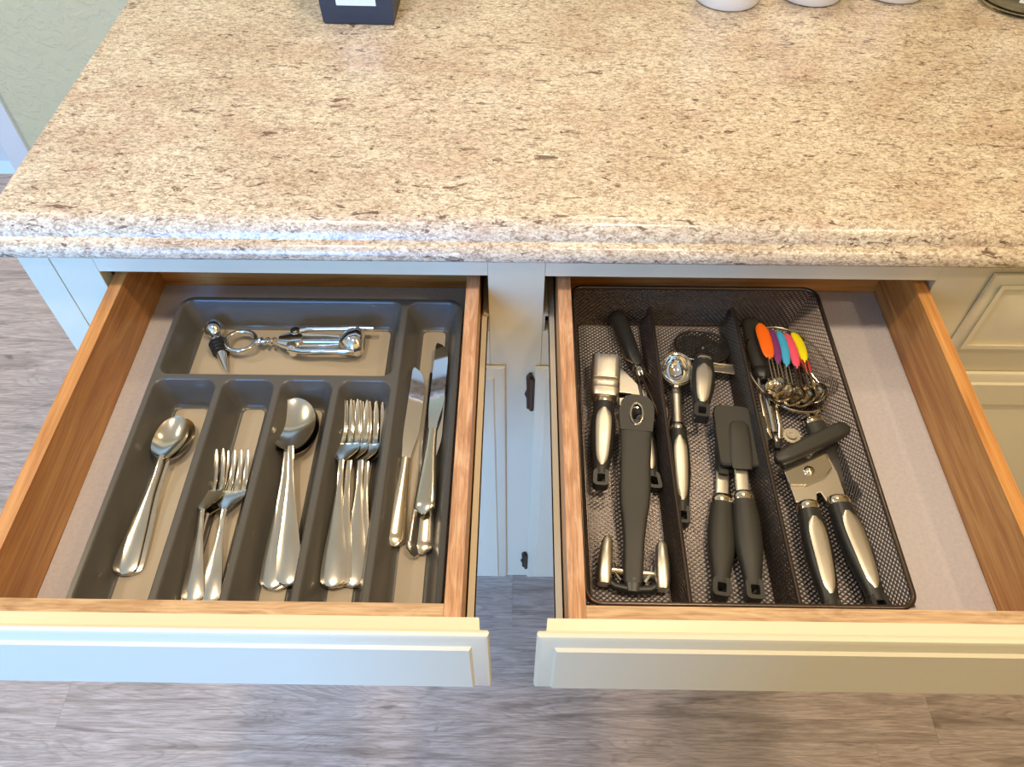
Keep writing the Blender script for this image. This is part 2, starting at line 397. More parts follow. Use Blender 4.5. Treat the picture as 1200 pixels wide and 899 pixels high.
# ---------------------------------------------------------------- things on the countertop
def setz(o, x, y, z, rz=0): o.location = (x, y, z); o.rotation_euler = (0, 0, rz); return o
bx = thing('box', 'dark slate box with a white label standing on the countertop', 'box')
m = MB().rings([[(-.0475-k*.1, -.05-k*.1, z), (.0475+k*.1, -.05-k*.1, z), (.0475+k*.1, .05+k*.1, z), (-.0475-k*.1, .05+k*.1, z)] for k, z in ((-.015,0), (-.005,.0015), (.0,.003), (.03,.10), (.02, .102))])
obj('body', m, BLUEBLK, bx, True, ang=20)
t = .018/.097*.0
lb = MB(); 
def fy(z): return -.05-(z-.003)*.03*.1/.097
lb.add([(-.026, fy(.026)-.0004, .026), (.026, fy(.026)-.0004, .026), (.026, fy(.075)-.0004, .075), (-.026, fy(.075)-.0004, .075),
        (-.026, fy(.026)+.0004, .026), (.026, fy(.026)+.0004, .026), (.026, fy(.075)+.0004, .075), (-.026, fy(.075)+.0004, .075)],
       [(0,1,2,3),(7,6,5,4),(0,4,5,1),(1,5,6,2),(2,6,7,3),(3,7,4,0)])
obj('label', lb, LABEL, bx, False)
setz(bx, -.2145, .452, .9155, math.radians(-1.5))
def canister():
    t = thing('canister', '', 'canister', 'white canisters in a row on the countertop')
    obj('body', MB().lathe([(0,0),(.040,0),(.044,.0015),(.0465,.006),(.0475,.02),(.0475,.115),(.046,.12),(.0435,.12),(.0435,.008),(0,.006)], 40), CERAM, t)
    obj('lid', MB().lathe([(0,.1202),(.047,.1202),(.048,.125),(.046,.130),(.012,.133),(.008,.138),(.013,.146),(.012,.152),(0,.154)], 36), CERAM, t)
    return t
c1 = canister(); c1['label'] = 'leftmost and nearest of the three white ceramic canisters on the countertop'
c2 = copy_thing(c1, 'middle one of the three white ceramic canisters'); c3 = copy_thing(c1, 'white ceramic canister at the right end of its row of three')
setz(c1, .286, .4885, .9155); setz(c2, .4045, .5035, .9155, .7); setz(c3, .523, .514, .9155, 1.4)
j = thing('glass_jar', 'clear glass jar with a white label at the far right of the countertop', 'jar')
obj('glass', MB().lathe([(0,0),(.052,0),(.058,.002),(.061,.007),(.061,.13),(.052,.14),(.052,.15),(.0495,.15),(.0495,.139),(.0585,.128),(.0585,.010),(.05,.0055),(0,.0055)], 48), GLASS, j)
obj('lid', MB().lathe([(0,.1505),(.054,.1505),(.055,.153),(.055,.166),(.053,.169),(0,.169)], 40), STEEL, j)
lab = MB(); q = []
for z in (.022, .088):
    for k in range(13):
        a = math.radians(-128+k*5.4); q.append([(.0618*math.cos(a), .0618*math.sin(a), z), (.0613*math.cos(a), .0613*math.sin(a), z)])
for k in range(12): lab.add([q[k][0], q[k+1][0], q[14+k][0], q[13+k][0], q[k][1], q[k+1][1], q[14+k][1], q[13+k][1]], [(0,1,2,3),(7,6,5,4)]+([(0,3,7,4)] if k == 0 else [])+([(1,5,6,2)] if k == 11 else [])+[(0,4,5,1),(3,2,6,7)])
obj('label', lab, LABEL, j)
setz(j, .694, .486, .9155, math.radians(6))

# ---------------------------------------------------------------- shelf liners in the drawers
def liner(x0, x1, label):
    m = MB(); nx, ny = 24, 24; top = []; R_ = random.Random(3)
    for i in range(ny+1):
        for k in range(nx+1):
            top.append((x0+(x1-x0)*k/nx, -.3675+(.4348)*i/ny, .7579))
    bot = [(a, b, .7572) for a, b, _ in top]; n = len(top); fs = []
    for i in range(ny):
        for k in range(nx):
            a = i*(nx+1)+k; fs.append((a, a+1, a+nx+2, a+nx+1)); fs.append((n+a, n+a+nx+1, n+a+nx+2, n+a+1))
    m.add(top+bot, fs)
    return tag(obj('shelf_liner', m, LINER), label, 'liner')
liner(-.4325, -.057, 'pale grey liner lining the left drawer under the cutlery tray')
liner(.058, .4335, 'pale grey liner covering the right drawer floor beside the mesh organizer')

# ================================================================ the plastic cutlery tray
ZR, ZF = .7955, .7590
tray = thing('cutlery_tray', 'grey plastic six-compartment cutlery tray filling the left drawer', 'tray')
tray.location = (0, 0, 0)
TX = [-.3835, -.3100, -.2490, -.1880, -.1275, -.0625]; TYb, TYh, TYf = .010, -.1065, -.3665
cells = [(TX[0], TX[4], TYh, TYb), (TX[4], TX[5], TYf, TYb)] + [(TX[i], TX[i+1], TYf, TYh) for i in range(4)]
def rrect(x0, x1, y0, y1, r, z, n=6):
    out = []
    for cx, cy, a0 in ((x1-r, y1-r, 0), (x0+r, y1-r, 90), (x0+r, y0+r, 180), (x1-r, y0+r, 270)):
        for k in range(n+1):
            a = math.radians(a0+90*k/n); out.append((cx+r*math.cos(a), cy+r*math.sin(a), z))
    return out
def cellring(x0, x1, y0, y1, z, n=6):
    out = []
    for cx, cy, sx, sy in ((x1, y1, 1, 1), (x0, y1, -1, 1), (x0, y0, -1, -1), (x1, y0, 1, -1)):
        for k in range(n+1): out.append((cx, cy, z))
    return out
rim = MB()
for (x0, x1, y0, y1) in cells:
    l = x0 == TX[0]; rg = x1 == TX[5]; b = y1 == TYb; f = y0 == TYf
    a = [x0+(.004 if l else .0025), x1-(.004 if rg else .0025), y0+(.004 if f else .0025), y1-(.004 if b else .0025)]
    def ins(d, z, r): return rrect(a[0]+d*1.1, a[1]-d*1.1, a[2]+d, a[3]-d, r, z)
    m = MB()
    m.rings([ins(0, ZR, .013), ins(.0008, ZR-.0005, .0125), ins(.0016, ZR-.002, .012), ins(.006, ZR-.020, .011), ins(.0095, ZF+.006, .010), ins(.011, ZF+.0022, .009), ins(.0138, ZF+.001, .007)], cap0=False)
    m.open = True
    comp = obj('compartment', m, TRAY, tray, True, ang=50)
    p = MB().rings([ins(.0150, ZF+.0010, .006), ins(.0150, ZF+.0022, .006), ins(.0156, ZF+.0026, .0055)])
    obj('floor_pad', p, PAD, comp)
    n = 7
    # flat rim between the pocket and its cell boundary
    def corner(ix, cx, cy, outer):
        return outer
    top = rrect(*a, .013, ZR); out = []
    for q, (cx, cy, ol) in enumerate(((x1, y1, rg and b), (x0, y1, l and b), (x0, y0, l and f), (x1, y0, rg and f))):
        if ol:
            R_ = .017; sx = 1 if cx == x1 else -1; sy = 1 if cy == y1 else -1
            for k in range(n):
                an = math.radians(90*q+90*k/6); out.append((cx-sx*R_+R_*math.cos(an), cy-sy*R_+R_*math.sin(an), ZR))
        else: out += [(cx, cy, ZR)]*n
    k0_ = len(rim.v); N_ = len(top)
    rim.add(top+out, [(i, (i+1) % N_, N_+(i+1) % N_, N_+i) for i in range(N_)])
# outer skirt
o0 = rrect(TX[0], TX[5], TYf, TYb, .017, ZR)
def outr(d, z): return rrect(TX[0]-d, TX[5]+d, TYf-d, TYb+d, .017+d, z)
rim.open = True
rim.rings([outr(0, ZR), outr(.0006, ZR-.0006), outr(.0006, ZR-.003), outr(-.001, ZR-.0035), outr(-.006, ZF+.001)], False, False)
obj('rim', rim, TRAY, tray, True, ang=50)

# ================================================================ cutlery
ZT = ZF+.0030
def smooth(t): t = min(1, max(0, t)); return t*t*(3-2*t)
def handle_rows(Ln, s1, wend, wneck, zend, zneck, n=26, droop=.0):
    rows = []
    for i in range(n+1):
        t = (i/n)**1.6; s = s1*t
        w = wneck+(wend-wneck)*(1-smooth(t/.86))**1.0
        w *= max(.12, math.sqrt(max(0, 1-(1-min(1, s/(wend*.95)))**2.3)))
        zc = zend+(.0045*math.sin(PI*min(1, t*1.25)))*.9+(zneck-zend)*smooth((t-.35)/.65)
        crown = .0010*(w/wend)+.0003
        rows.append((s, 0, w, lambda u, zc=zc, cr=crown: zc+cr*(1-u*u)))
    return rows
def spoon(label, group, Ln, W, depth, wend=.0098, wneck=.0026, fr=.31, zneck=.0125):
    t = thing('spoon', label, 'spoon', group); sb = Ln*(1-fr)
    obj('handle', MB().sheet(handle_rows(Ln, sb+.004, wend, wneck, .0022, zneck), .0019, 8), STEEL, t, ang=60)
    rows = []; n = 26; zr0 = zneck
    for i in range(n+1):
        q = i/n; s = sb+(Ln-sb)*(1-math.cos(PI*q))/2; q2 = (s-sb)/(Ln-sb)
        hw = W*math.sqrt(max(.0, 1-(abs(q2-.53)/.53 if q2 < .53 else (q2-.53)/.47)**2.15))*(1 if q2 > .53 else 1)
        hw = max(hw, .0027 if q2 < .1 else .0006)
        dp = depth*math.sin(PI*min(1, max(0, q2))**.92)**.75 if 0 < q2 < 1 else 0
        zr = zneck+(.0088-zneck)*smooth(q2*1.6)+.0006*q2
        rows.append((s, 0, hw, lambda u, zr=zr, dp=dp: zr-dp*(1-abs(u)**2.0)))
    obj('bowl', MB().sheet(rows, .0011, 14), STEEL, t, ang=70)
    return t
def fork(label, group, Ln, W, wend=.0098, wneck=.0026, tl=.052, zneck=.0130):
    t = thing('fork', label, 'fork', group); s0 = Ln-tl-.030
    obj('handle', MB().sheet(handle_rows(Ln, s0+.003, wend, wneck, .0022, zneck), .0019, 8), STEEL, t, ang=60)
    def zc(s):
        q = (s-s0)/(Ln-s0); return zneck-.0105*math.sin(PI*.5*min(1, q/.55))**1.3+(.0075*((q-.5)/.5)**2 if q > .5 else 0)
    m = MB(); rows = []
    for i in range(15):
        q = i/14; s = s0+(Ln-tl-s0)*q
        hw = wneck+(W-wneck)*smooth(q*1.35)**.85
        rows.append((s, 0, hw, lambda u, z=zc(s): z-.0012*(1-u*u)))
    m.sheet(rows, .0016, 12)
    pit = 2*W/4.0; g = pit*.30
    for k in range(4):
        xc = -W+pit*(k+.5); st = []
        for i in range(11):
            q = i/10; s = Ln-tl-.0015+(tl+.0015)*q
            w = (pit-g)/2*(1 if q < .75 else 1-.62*((q-.75)/.25)**1.5); 
            st.append((s, w, .0010*(1-.4*q), xc*(1-.06*q), zc(min(s, Ln))-.0010))
        m.loft(st, 8, 3)
    obj('head', m, STEEL, t, ang=60)
    return t
def knife(label, group, Ln=.216):
    t = thing('table_knife', label, 'knife', group); hl = .098
    st = []
    for i in range(17):
        q = i/16; s = hl*q; w = .0112-.0058*smooth(q*1.05); h = .0040-.0013*q
        e = math.sqrt(max(.05, 1-(1-min(1, s/.007))**2)); st.append((s, w*e, h*e, 0, .0042))
    obj('handle', MB().loft(st, 18, 2.4), STEEL, t, ang=50)
    rows = []
    for i in range(31):
        q = i/30; s = hl+.0002+(Ln-hl)*q
        wl = .0045+.0050*smooth(q*3.2); wr = .0045+.0020*smooth(q*4)     # cutting edge / spine
        if q > .72:
            k = (q-.72)/.28; wl2 = -wr+ (wl+wr)*math.sqrt(max(.0004, 1-k**2.2)); wl = wl2
        if q > .97: wr *= math.sqrt(max(.2, 1-((q-.97)/.03)**2))
        rows.append((s, (wl-wr)/2, max((wl+wr)/2, .0005), lambda u: .0049))
    obj('blade', MB().sheet(rows, .0013, 6), CHROME, t, ang=40)
    return t
def lay(o, tip, end, zt=0, ze=0, roll=0, Ln=None, keep_tip=False):
    A = P(*tip, ZT+.006+zt); B = P(*end, ZT+.003+ze); A.z = ZT+zt; B.z = ZT+ze
    if Ln:
        d = A-B; mid = (A+B)/2 if not keep_tip else A-d.normalized()*Ln/2; A = mid+d.normalized()*Ln/2; B = mid-d.normalized()*Ln/2
    return place(o, A, B, roll)

G = 'teaspoons in the left compartment of the tray'
s1 = spoon('topmost teaspoon in the leftmost compartment, its handle end toward the front', G, .172, .0170, .0060, .0115)
s2 = copy_thing(s1, 'lower teaspoon in the leftmost compartment, bowl peeking out to the right from beneath')
lay(s1, (210, 491), (143, 672), .0065, .0035, 0, .172); lay(s2, (216, 497), (152, 668), .0005, .0, 0, .172)
G = 'small forks in the second compartment'
f1 = fork('small fork in the second compartment, on top at the left with crossed handle', G, .158, .0140, .0100, .0026, .042)
f2 = copy_thing(f1, 'small fork in the second compartment, at the right of the trio'); f3 = copy_thing(f1, 'small fork in the second compartment, lying underneath the other two')
FS = .176
lay(f1, (251, 529), (221, 725), .0078, .004, 0, .158, 1); lay(f2, (280, 530), (240, 725), .0040, .0022, .0, .158, 1); lay(f3, (272, 535), (200, 725), .0002, .0, 0, .158, 1)
G = 'large spoons nested in the third compartment'
b1 = spoon('topmost of the large spoons, its handle toward the right side of the third compartment', G, .207, (.0232), .0068, .0118, .0028, .33, .0150)
b2 = copy_thing(b1, 'large spoon nested beneath the top one, handle swung left'); b3 = copy_thing(b1, 'bottommost of the three nested large spoons')
lay(b1, (345, 467), (338, 688), .0082, .0045, 0, .207); lay(b2, (347, 472), (318, 690), .0042, .0020, 0, .207); lay(b3, (352, 476), (324, 692), .0, .0, 0, .207)
G = 'dinner forks in the fourth compartment'
g1 = fork('dinner fork on top at the left of the fourth compartment, tines leftmost', G, .205, .0150, .0118, .0028, .050)
g = [g1] + [copy_thing(g1, l) for l in ('dinner fork in the fourth compartment whose handle crosses under toward the left', 'dinner fork whose rounded handle end is rightmost in the fourth compartment', 'bottom dinner fork in the fourth compartment, its tines furthest right')]
lay(g[0], (408, 470), (389, 689), .0095, .0058, 0, .205); lay(g[1], (419, 471), (395, 688), .0062, .0038, 0, .205)
lay(g[2], (430, 471), (413, 690), .0032, .0020, .0, .205); lay(g[3], (437, 474), (419, 688), .0, .0, 0, .205)
G = 'table knives in the right compartment of the tray'
k1 = knife('leftmost table knife, blade flat with its tip beside the compartment wall', G)
k2 = copy_thing(k1, 'second table knife from the left, lying on its edge'); k3 = copy_thing(k1, 'table knife mostly covered by the dark-bladed top one, handle end nearest the front'); k4 = copy_thing(k1, 'topmost table knife with its broad blade reaching furthest back')
lay(k1, (489, 434), (460, 640), .002, .002, .25, .213); lay(k2, (503, 440), (480, 648), .0065, .0045, 1.1, .216); lay(k3, (513, 436), (493, 652), .001, .001, .15, .216)
lay(k4, (518, 405), (498, 597), .0110, .0105, -.20, .216)

# bottle stopper
bs = thing('bottle_stopper', 'chrome ball bottle stopper with a black ribbed seal in the rear compartment', 'bottle stopper')
obj('cone', MB().lathe([(0,0),(.0014,.0006),(.0022,.004),(.0058,.026),(.0062,.028)], 20, axis='y'), CHROME, bs)
pr = []
for i in range(4): pr += [(.0068+.0006*i, .0262+i*.0042), (.0094+.0005*i, .0274+i*.0042), (.0094+.0005*i, .0290+i*.0042), (.0068+.0006*i, .0300+i*.0042)]
obj('seal', MB().lathe([(0,.026)]+pr+[(0,.0432)], 24, axis='y'), BLACK, bs)
obj('knob', MB().lathe([(0,.0428),(.0085,.043),(.0088,.045),(.0060,.048),(.0055,.053),(.0065,.0545)]+[(.0110*math.sin(a), .0635-.0110*math.cos(a)) for a in [math.radians(q) for q in range(40, 181, 14)]], 24, axis='y'), CHROME, bs)
A = P(251, 385, ZT+.011); B = P(266, 436, ZT+.004); B.z = ZT+.0050; A.z = ZT+.0108
d = (A-B).normalized(); place(bs, B+d*.0745, B)

# winged corkscrew: +y = ring end
ck = thing('corkscrew', 'chrome winged corkscrew with a ring handle in the rear compartment', 'corkscrew')
RC = .152
ring = [(.0155*math.cos(a)*.95, RC-.016+.0170*math.sin(a), 0) for a in [2*PI*k/28 for k in range(28)]]
obj('ring_handle', MB().tube(ring, .0026, 10, True).loft([(RC-.038,.0030,.0025),(RC-.034,.0052,.0028),(RC-.031,.0075,.0026)], 10), CHROME, ck)
worm = [(.0036*math.cos(t*2*PI*5.5), .075+.040*t, .0036*math.sin(t*2*PI*5.5)) for t in [k/110 for k in range(111)]]
obj('worm', MB().tube(worm, .0013, 7), CHROME, ck)
obj('shaft', MB().lathe([(0,.018),(.0028,.018),(.0028,.082),(0,.082)], 12, axis='y').lathe([(0,.105),(.0024,.105),(.0024,.118),(0,.118)], 12, axis='y'), CHROME, ck)
bod = MB().loft([(.066,.007,.006),(.070,.0125,.0065),(.078,.0130,.0065),(.083,.010,.006),(.092,.0062,.0055)], 16, 3)
for sx in (-1, 1):
    bod.tube([(sx*.0085, .068, .001), (sx*.0082, .040, .001), (sx*.0062, .024, .001)], [.0024, .0020, .0022], 8)
    bod.lathe([(0,-.007),(.0052,-.007),(.0052,.007),(0,.007)], 14, (sx*.0110, .0755, 0))
obj('frame', bod, CHROME, ck)
bell = MB().lathe([(.0095,.002),(.0125,.0),(.0150,.004),(.0140,.012),(.0095,.019),(.0060,.0225),(.0040,.022),(.0075,.018),(.0115,.011),(.0125,.005),(.0095,.002)], 26, axis='y')
bell.v = [(x*1.2, y*1.1-.001, z*1.0) for x, y, z in bell.v]
obj('bell', bell, CHROME, ck)
for sx in (-1, 1):
    a = MB().tube([(sx*.0120, .079, .0015), (sx*.0170, .062, .003), (sx*.0165, .040, .004), (sx*.0175, .012, .0035), (sx*.0175, -.012 if sx > 0 else .005, .003)], [.0042, .0036, .0032, .0036, .0030], 10)
    a.lathe([(0,-.0078),(.0030,-.0078),(.0030,.0078),(0,.0078)], 12, (sx*.0110, .0755, 0))
    obj('lever_arm', a, CHROME, ck)
A = P(269, 399, ZT+.014); B = P(424, 403, ZT+.012); A.z = ZT+.0130; B.z = ZT+.0152
place(ck, B+(A-B).normalized()*RC, B)

# ================================================================ the mesh organizer
org = thing('mesh_organizer', 'bronze-black expanded-metal mesh organizer with two dividers in the right drawer', 'organizer')
OX0, OX1, OY0, OY1, OZ, OF = .0605, .3375, -.3555, .0225, .8055, .7590
IN = .012
def lattice(m, f, A, B, pa, pb, keep=None, s=.64, h=.0005):
    """diamond openings of an expanded sheet; f(a, b) -> (point, normal)"""
    na, nb = int(A/pa+.999), int(B/pb+.999)
    for o in (0, 1):
        for i in range(-1, na+1):
            for j in range(-1, nb+1):
                ca, cb_ = (i+.5+.5*o)*pa, (j+.5+.5*o)*pb
                pts = [(ca+pa/2, cb_), (ca, cb_+pb/2), (ca-pa/2, cb_), (ca, cb_-pb/2)]
                if any(a < -1e-6 or a > A+1e-6 or b < -1e-6 or b > B+1e-6 for a, b in pts):
                    pts = [(min(max(a, 0), A), min(max(b, 0), B)) for a, b in pts]
                    if abs(pts[0][0]-pts[2][0]) < 1e-6 or abs(pts[1][1]-pts[3][1]) < 1e-6: continue
                    ca = sum(p[0] for p in pts)/4; cb_ = sum(p[1] for p in pts)/4
                if keep and not keep(ca, cb_): continue
                vs = []
                for a, b in pts: p, n = f(a, b); vs.append(p)
                for k, (a, b) in enumerate(pts):
                    p, n = f(ca+(a-ca)*s, cb_+(b-cb_)*s); vs.append(p+n*(h if k == 1 else -h if k == 3 else 0))
                m.add(vs, [(0,1,5,4),(1,2,6,5),(2,3,7,6),(3,0,4,7)])
    m.open = True
    return m
PA, PB = .0058, .0046
fx0, fx1, fy0, fy1 = OX0+.009, OX1-.021, OY0+IN, OY1-.015
def stuff(o): o['kind'] = 'stuff'; return o
V = Vector
stuff(obj('mesh_floor', lattice(MB(), lambda a, b: (V((fx0+a, fy0+b, OF)), V((0,0,1))), fx1-fx0, fy1-fy0, PA, PB), MESHM, org, False))
def wall(p00, p10, p01, p11):
    p00, p10, p01, p11 = map(V, (p00, p10, p01, p11))
    A = (p10-p00).length; B = (p01-p00).length; n = (p10-p00).cross(p01-p00).normalized()
    A2 = max(A, (p11-p01).length)
    def f(a, b): u, w = a/A2, b/B; return ((p00*(1-u)+p10*u)*(1-w)+(p01*(1-u)+p11*u)*w, n)
    return A2, B, f
def meshwall(name, *q):
    A, B, f = wall(*q); return stuff(obj(name, lattice(MB(), f, A, B, PA, PB), MESHM, org, False))
zt = OZ-.001
meshwall('mesh_side', (fx0,fy1,OF), (fx1,fy1,OF), (OX0+.001,OY1-.001,zt), (OX1-.001,OY1-.001,zt))
meshwall('mesh_side', (fx1,fy0,OF), (fx0,fy0,OF), (OX1-.001,OY0+.001,zt), (OX0+.001,OY0+.001,zt))
meshwall('mesh_side', (fx0,fy0,OF), (fx0,fy1,OF), (OX0+.001,OY0+.001,zt), (OX0+.001,OY1-.001,zt))
meshwall('mesh_side', (fx1,fy1,OF), (fx1,fy0,OF), (OX1-.001,OY1-.001,zt), (OX1-.001,OY0+.001,zt))
loop = rrect(OX0, OX1, OY0, OY1, .014, OZ, 8)
obj('rim_wire', MB().tube(loop, .0024, 10, True), RIMM, org)
obj('base_wire', MB().tube(rrect(fx0, fx1, fy0, fy1, .006, OF, 4), .0012, 6, True), RIMM, org)
for dx in (.1495, .2425):
    zt_ = .7985
    path = [(dx, OY0+.003, zt_)] + [(dx, -.02, zt_), (dx, -.008, zt_-.001), (dx, .002, zt_-.005), (dx, .0085, zt_-.014), (dx, .0075, zt_-.026), (dx, .0065, OF+.002)]
    dv = obj('divider', MB().tube(path, .0021, 8), RIMM, org)
    def top(y): return zt_-.001 if y < -.012 else zt_-.001-.030*((y+.012)/.024)**2
    for s in (-1, 1):
        Ld = .0075-OY0-.004; Hd = zt_-OF
        def f(a, b, s=s):
            y = OY0+.004+a; w = b/Hd; zz = OF+(top(min(y, .0080))-OF)*w
            return V((dx+s*(.0065*(1-w)+.0012), y, zz)), V((s, 0, .1))
        stuff(obj('divider_mesh', lattice(MB(), f, Ld, Hd, PA, PB), MESHM, dv, False))

# ================================================================ utensils in the organizer
ZM = OF+.0012
def hang_end(mb, w, t, ln, zc=0, xc=0):
    """squared loop that closes a handle, y from 0 to ln"""
    a = rrect(xc-w, xc+w, 0, ln*1.25, w*.55, 0, 4); b = rrect(xc-w*.50, xc+w*.50, ln*.24, ln*.86, w*.16, 0, 4); n = len(a)
    for z in (0,):
        vs = [(x, y, zc-t) for x, y, _ in a]+[(x, y, zc-t) for x, y, _ in b]+[(x, y, zc+t) for x, y, _ in a]+[(x, y, zc+t) for x, y, _ in b]
        fs = []
        for i in range(n):
            k = (i+1) % n
            fs += [(i, n+i, n+k, k), (2*n+i, 2*n+k, 3*n+k, 3*n+i), (i, k, 2*n+k, 2*n+i), (n+i, 3*n+i, 3*n+k, n+k)]
        mb.add(vs, fs)
def grip(t, y0, y1, w, th, inlay=True, x0=0.0, x1=0.0, zc=None, m=BLACK, ferr=.010, hang=True, wend=.62, name='handle'):
    """handle from y0 (hanging loop) to y1 (ferrule), axis drifting from x0 to x1"""
    zc = th if zc is None else zc
    Lh = y1-y0; sl = (x1-x0)/Lh; b = MB(); hl = .015 if hang else 0
    if hang: hang_end(b, w*wend, th*.62, hl, 0, 0)
    st = []; n = 14
    for i in range(n+1):
        q = i/n; y = hl*.92+(Lh-ferr-hl*.92)*q
        ww = w*(wend+(1-wend)*smooth(q*1.9))*(1-.16*smooth((q-.7)/.3)); tt = th*(.66+.34*smooth(q*1.7))*(1-.10*smooth((q-.75)/.25))
        st.append((y, ww, tt))
    if not hang: st = [(y, ww*math.sqrt(max(.08, 1-(1-min(1, (y+.0005)/.008))**2)), tt*math.sqrt(max(.08, 1-(1-min(1, (y+.0005)/.008))**2))) for y, ww, tt in st]
    b.loft(st, 18, 2.5)
    b.v = [(x0+x+sl*y, y0+y, zc+z) for x, y, z in b.v]
    o = obj(name, b, m, t, ang=45)
    if inlay:
        i_ = MB(); st = []
        ya, yb = Lh*.20, Lh-ferr-.010
        for i in range(13):
            q = i/12; y = ya+(yb-ya)*q; e = math.sqrt(max(.06, 1-(abs(2*q-1))**5))
            lw = w*(.50+.16*smooth(q*1.3)); st.append((y, lw*e, .0011, 0, th*(.66+.34*smooth((y/Lh)*1.7))*.985-.0004))
        i_.loft(st, 12, 3); i_.v = [(x0+x+sl*y, y0+y, zc+z) for x, y, z in i_.v]
        obj('steel_inlay', i_, BRUSH, o, ang=45)
    f_ = MB().loft([(Lh-ferr-.0005, w*.80, th*.86), (Lh-ferr*.7, w*.86, th*.92), (Lh-ferr*.2, w*.78, th*.84), (Lh, w*.55, th*.6)], 18, 2.5)
    f_.v = [(x0+x+sl*y, y0+y, zc+z) for x, y, z in f_.v]
    obj('ferrule', f_, STEEL, o, ang=45)
    return o
def lay2(o, tip, end, zt=0, ze=0, Ln=None, roll=0, fix='end', zo=.008):
    A = P(*tip, ZM+zo+zt); B = P(*end, ZM+zo+ze); A.z = ZM+zt; B.z = ZM+ze
    if Ln:
        d = (A-B).normalized()
        if fix == 'end': A = B+d*Ln
        else: B = A-d*Ln
    return place(o, A, B, roll)

# garlic press
gp = thing('garlic_press', 'steel garlic press with black inlaid handles at the left of the mesh organizer', 'garlic press')
grip(gp, 0, .112, .0125, .0085, zc=.0175)
grip(gp, .008, .112, .0115, .0080, x0=.054, x1=.034, zc=.009)
m = MB().loft([(.108,.013,.0095,0,.0175),(.112,.0150,.0110,0,.0175),(.118,.0152,.0118,0,.0178)], 16, 5)
m.loft([(.118,.0152,.0095,0,.0165),(.124,.0150,.0085,0,.0160),(.130,.0152,.0095,0,.0165)], 16, 5)
m.loft([(.130,.0153,.0118,0,.0178),(.142,.0155,.0122,0,.0182),(.162,.0155,.0122,0,.0182)], 16, 6)
obj('press_chamber', m, BRUSH, gp, ang=35, bevel=.0006)
m = MB().prism([(-.004,.1625),(.004,.1625),(.016,.160),(.0445,.126),(.046,.120),(.040,.112),(.0165,.106),(.0155,.116),(.028,.118),(.031,.1205),(.028,.123),(.0155,.1235),(.0155,.150),(-.004,.150)], .010, .0135)
obj('press_plate', m, BRUSH, gp, False, .0008)
arc = [(.0125*math.cos(a), .162+.0125*math.sin(a), .012) for a in [PI*k/12 for k in range(13)]]
obj('hinge_eye', MB().tube(arc, .0022, 8).lathe([(0,.004),(.0048,.004),(.0052,.010),(.0048,.016),(.002,.018),(0,.018)], 16, (0, .1655, 0)), STEEL, gp)
lay2(gp, (710, 414), (703, 575), 0, 0, .1775, zo=.012)

# whisk with black wires and a black handle
wk = thing('whisk', 'small whisk with a round black handle pointing to the back, partly under the black peeler', 'whisk')
obj('handle', MB().lathe([(0,.092),(.0066,.092),(.0080,.096),(.0085,.115),(.0098,.150),(.0102,.168),(.0085,.175),(.004,.178),(0,.178)], 20, axis='y'), BLACK, wk)
obj('ferrule', MB().lathe([(0,.078),(.0062,.078),(.0070,.082),(.0072,.092),(.0066,.0935),(0,.0935)], 20, axis='y'), STEEL, wk)
obj('hanging_wire', MB().tube([(-.006,.095,.0075),(-.0118,.105,.005),(-.0120,.130,.004),(-.0122,.150,.004)], .0010, 6), STEEL, wk)
for k in range(5):
    an = PI*k/5; pts = []
    for i in range(25):
        q = i/24; a = PI*(q*2-1)*.5
        r = .0155*math.cos(a)**.8 if abs(math.cos(a)) > 1e-4 else 0
        # balloon: down one side and back up the other
        y = .080-.068*math.sin(PI*q)**.6 if 0 < q < 1 else .080
        x = -.0165*math.cos(PI*q)*(1-.62*(abs(2*q-1))**3)*1.2
        pts.append((x*math.cos(an), y, x*math.sin(an)))
    obj('wire', MB().tube(pts, .0009, 6), BRONZE, wk)
A = P(721, 368, ZM+.010); B = P(750, 436, ZM+.012); A.z = ZM+.0115; B.z = ZM+.0115
d = (B-A).normalized(); place(wk, A, A+d*.178)

# Y-shaped peeler
yp = thing('vegetable_peeler', 'dark rubber handled Y-shaped peeler, hanging hole to the back, blade at the front', 'peeler')
HL = .196
m = MB(); prof = [(0,.0085),(.015,.0092),(.040,.0098),(.062,.0120),(.075,.0142),(.095,.0150),(.120,.0146),(.145,.0152),(.165,.0168),(.178,.0176),(.188,.0158),(.194,.0100)]
hole_y, hr = .174, .0080
st = [(y, w, .0038 if y > .07 else .0050, 0, .005+.002*math.sin(PI*y/.2)) for y, w in prof if y < .155]
st.append((.155, .0160, .0038, 0, .0055))
m.loft(st, 18, 4)
ou = [(.0160,.155),(.0176,.172),(.0176,.180),(.0160,.188),(.0115,.194),(.005,.1965),(-.005,.1965),(-.0115,.194),(-.0160,.188),(-.0176,.180),(-.0176,.172),(-.0160,.155)]
inn = []
for k in range(12):
    a = math.radians(-32+k*22.2); inn.append((hr*.85*math.cos(a), hole_y+.0130*math.sin(a)))
vs = [(x,y,.0018) for x,y in ou]+[(x,y,.0018) for x,y in inn]+[(x,y,.0095) for x,y in ou]+[(x,y,.0095) for x,y in inn]
n = 12; fs = []
for i in range(n):
    k = (i+1) % n
    fs += [(i,n+i,n+k,k),(2*n+i,2*n+k,3*n+k,3*n+i),(i,k,2*n+k,2*n+i),(n+i,3*n+i,3*n+k,n+k)]
m.add(vs, fs)
h = obj('handle', m, RUBBER, yp, ang=50)
obj('eyelet', MB().tube([(.0063*math.cos(a), hole_y+.0122*math.sin(a), .0094) for a in [2*PI*k/24 for k in range(24)]], .0014, 8, True), STEEL, yp)
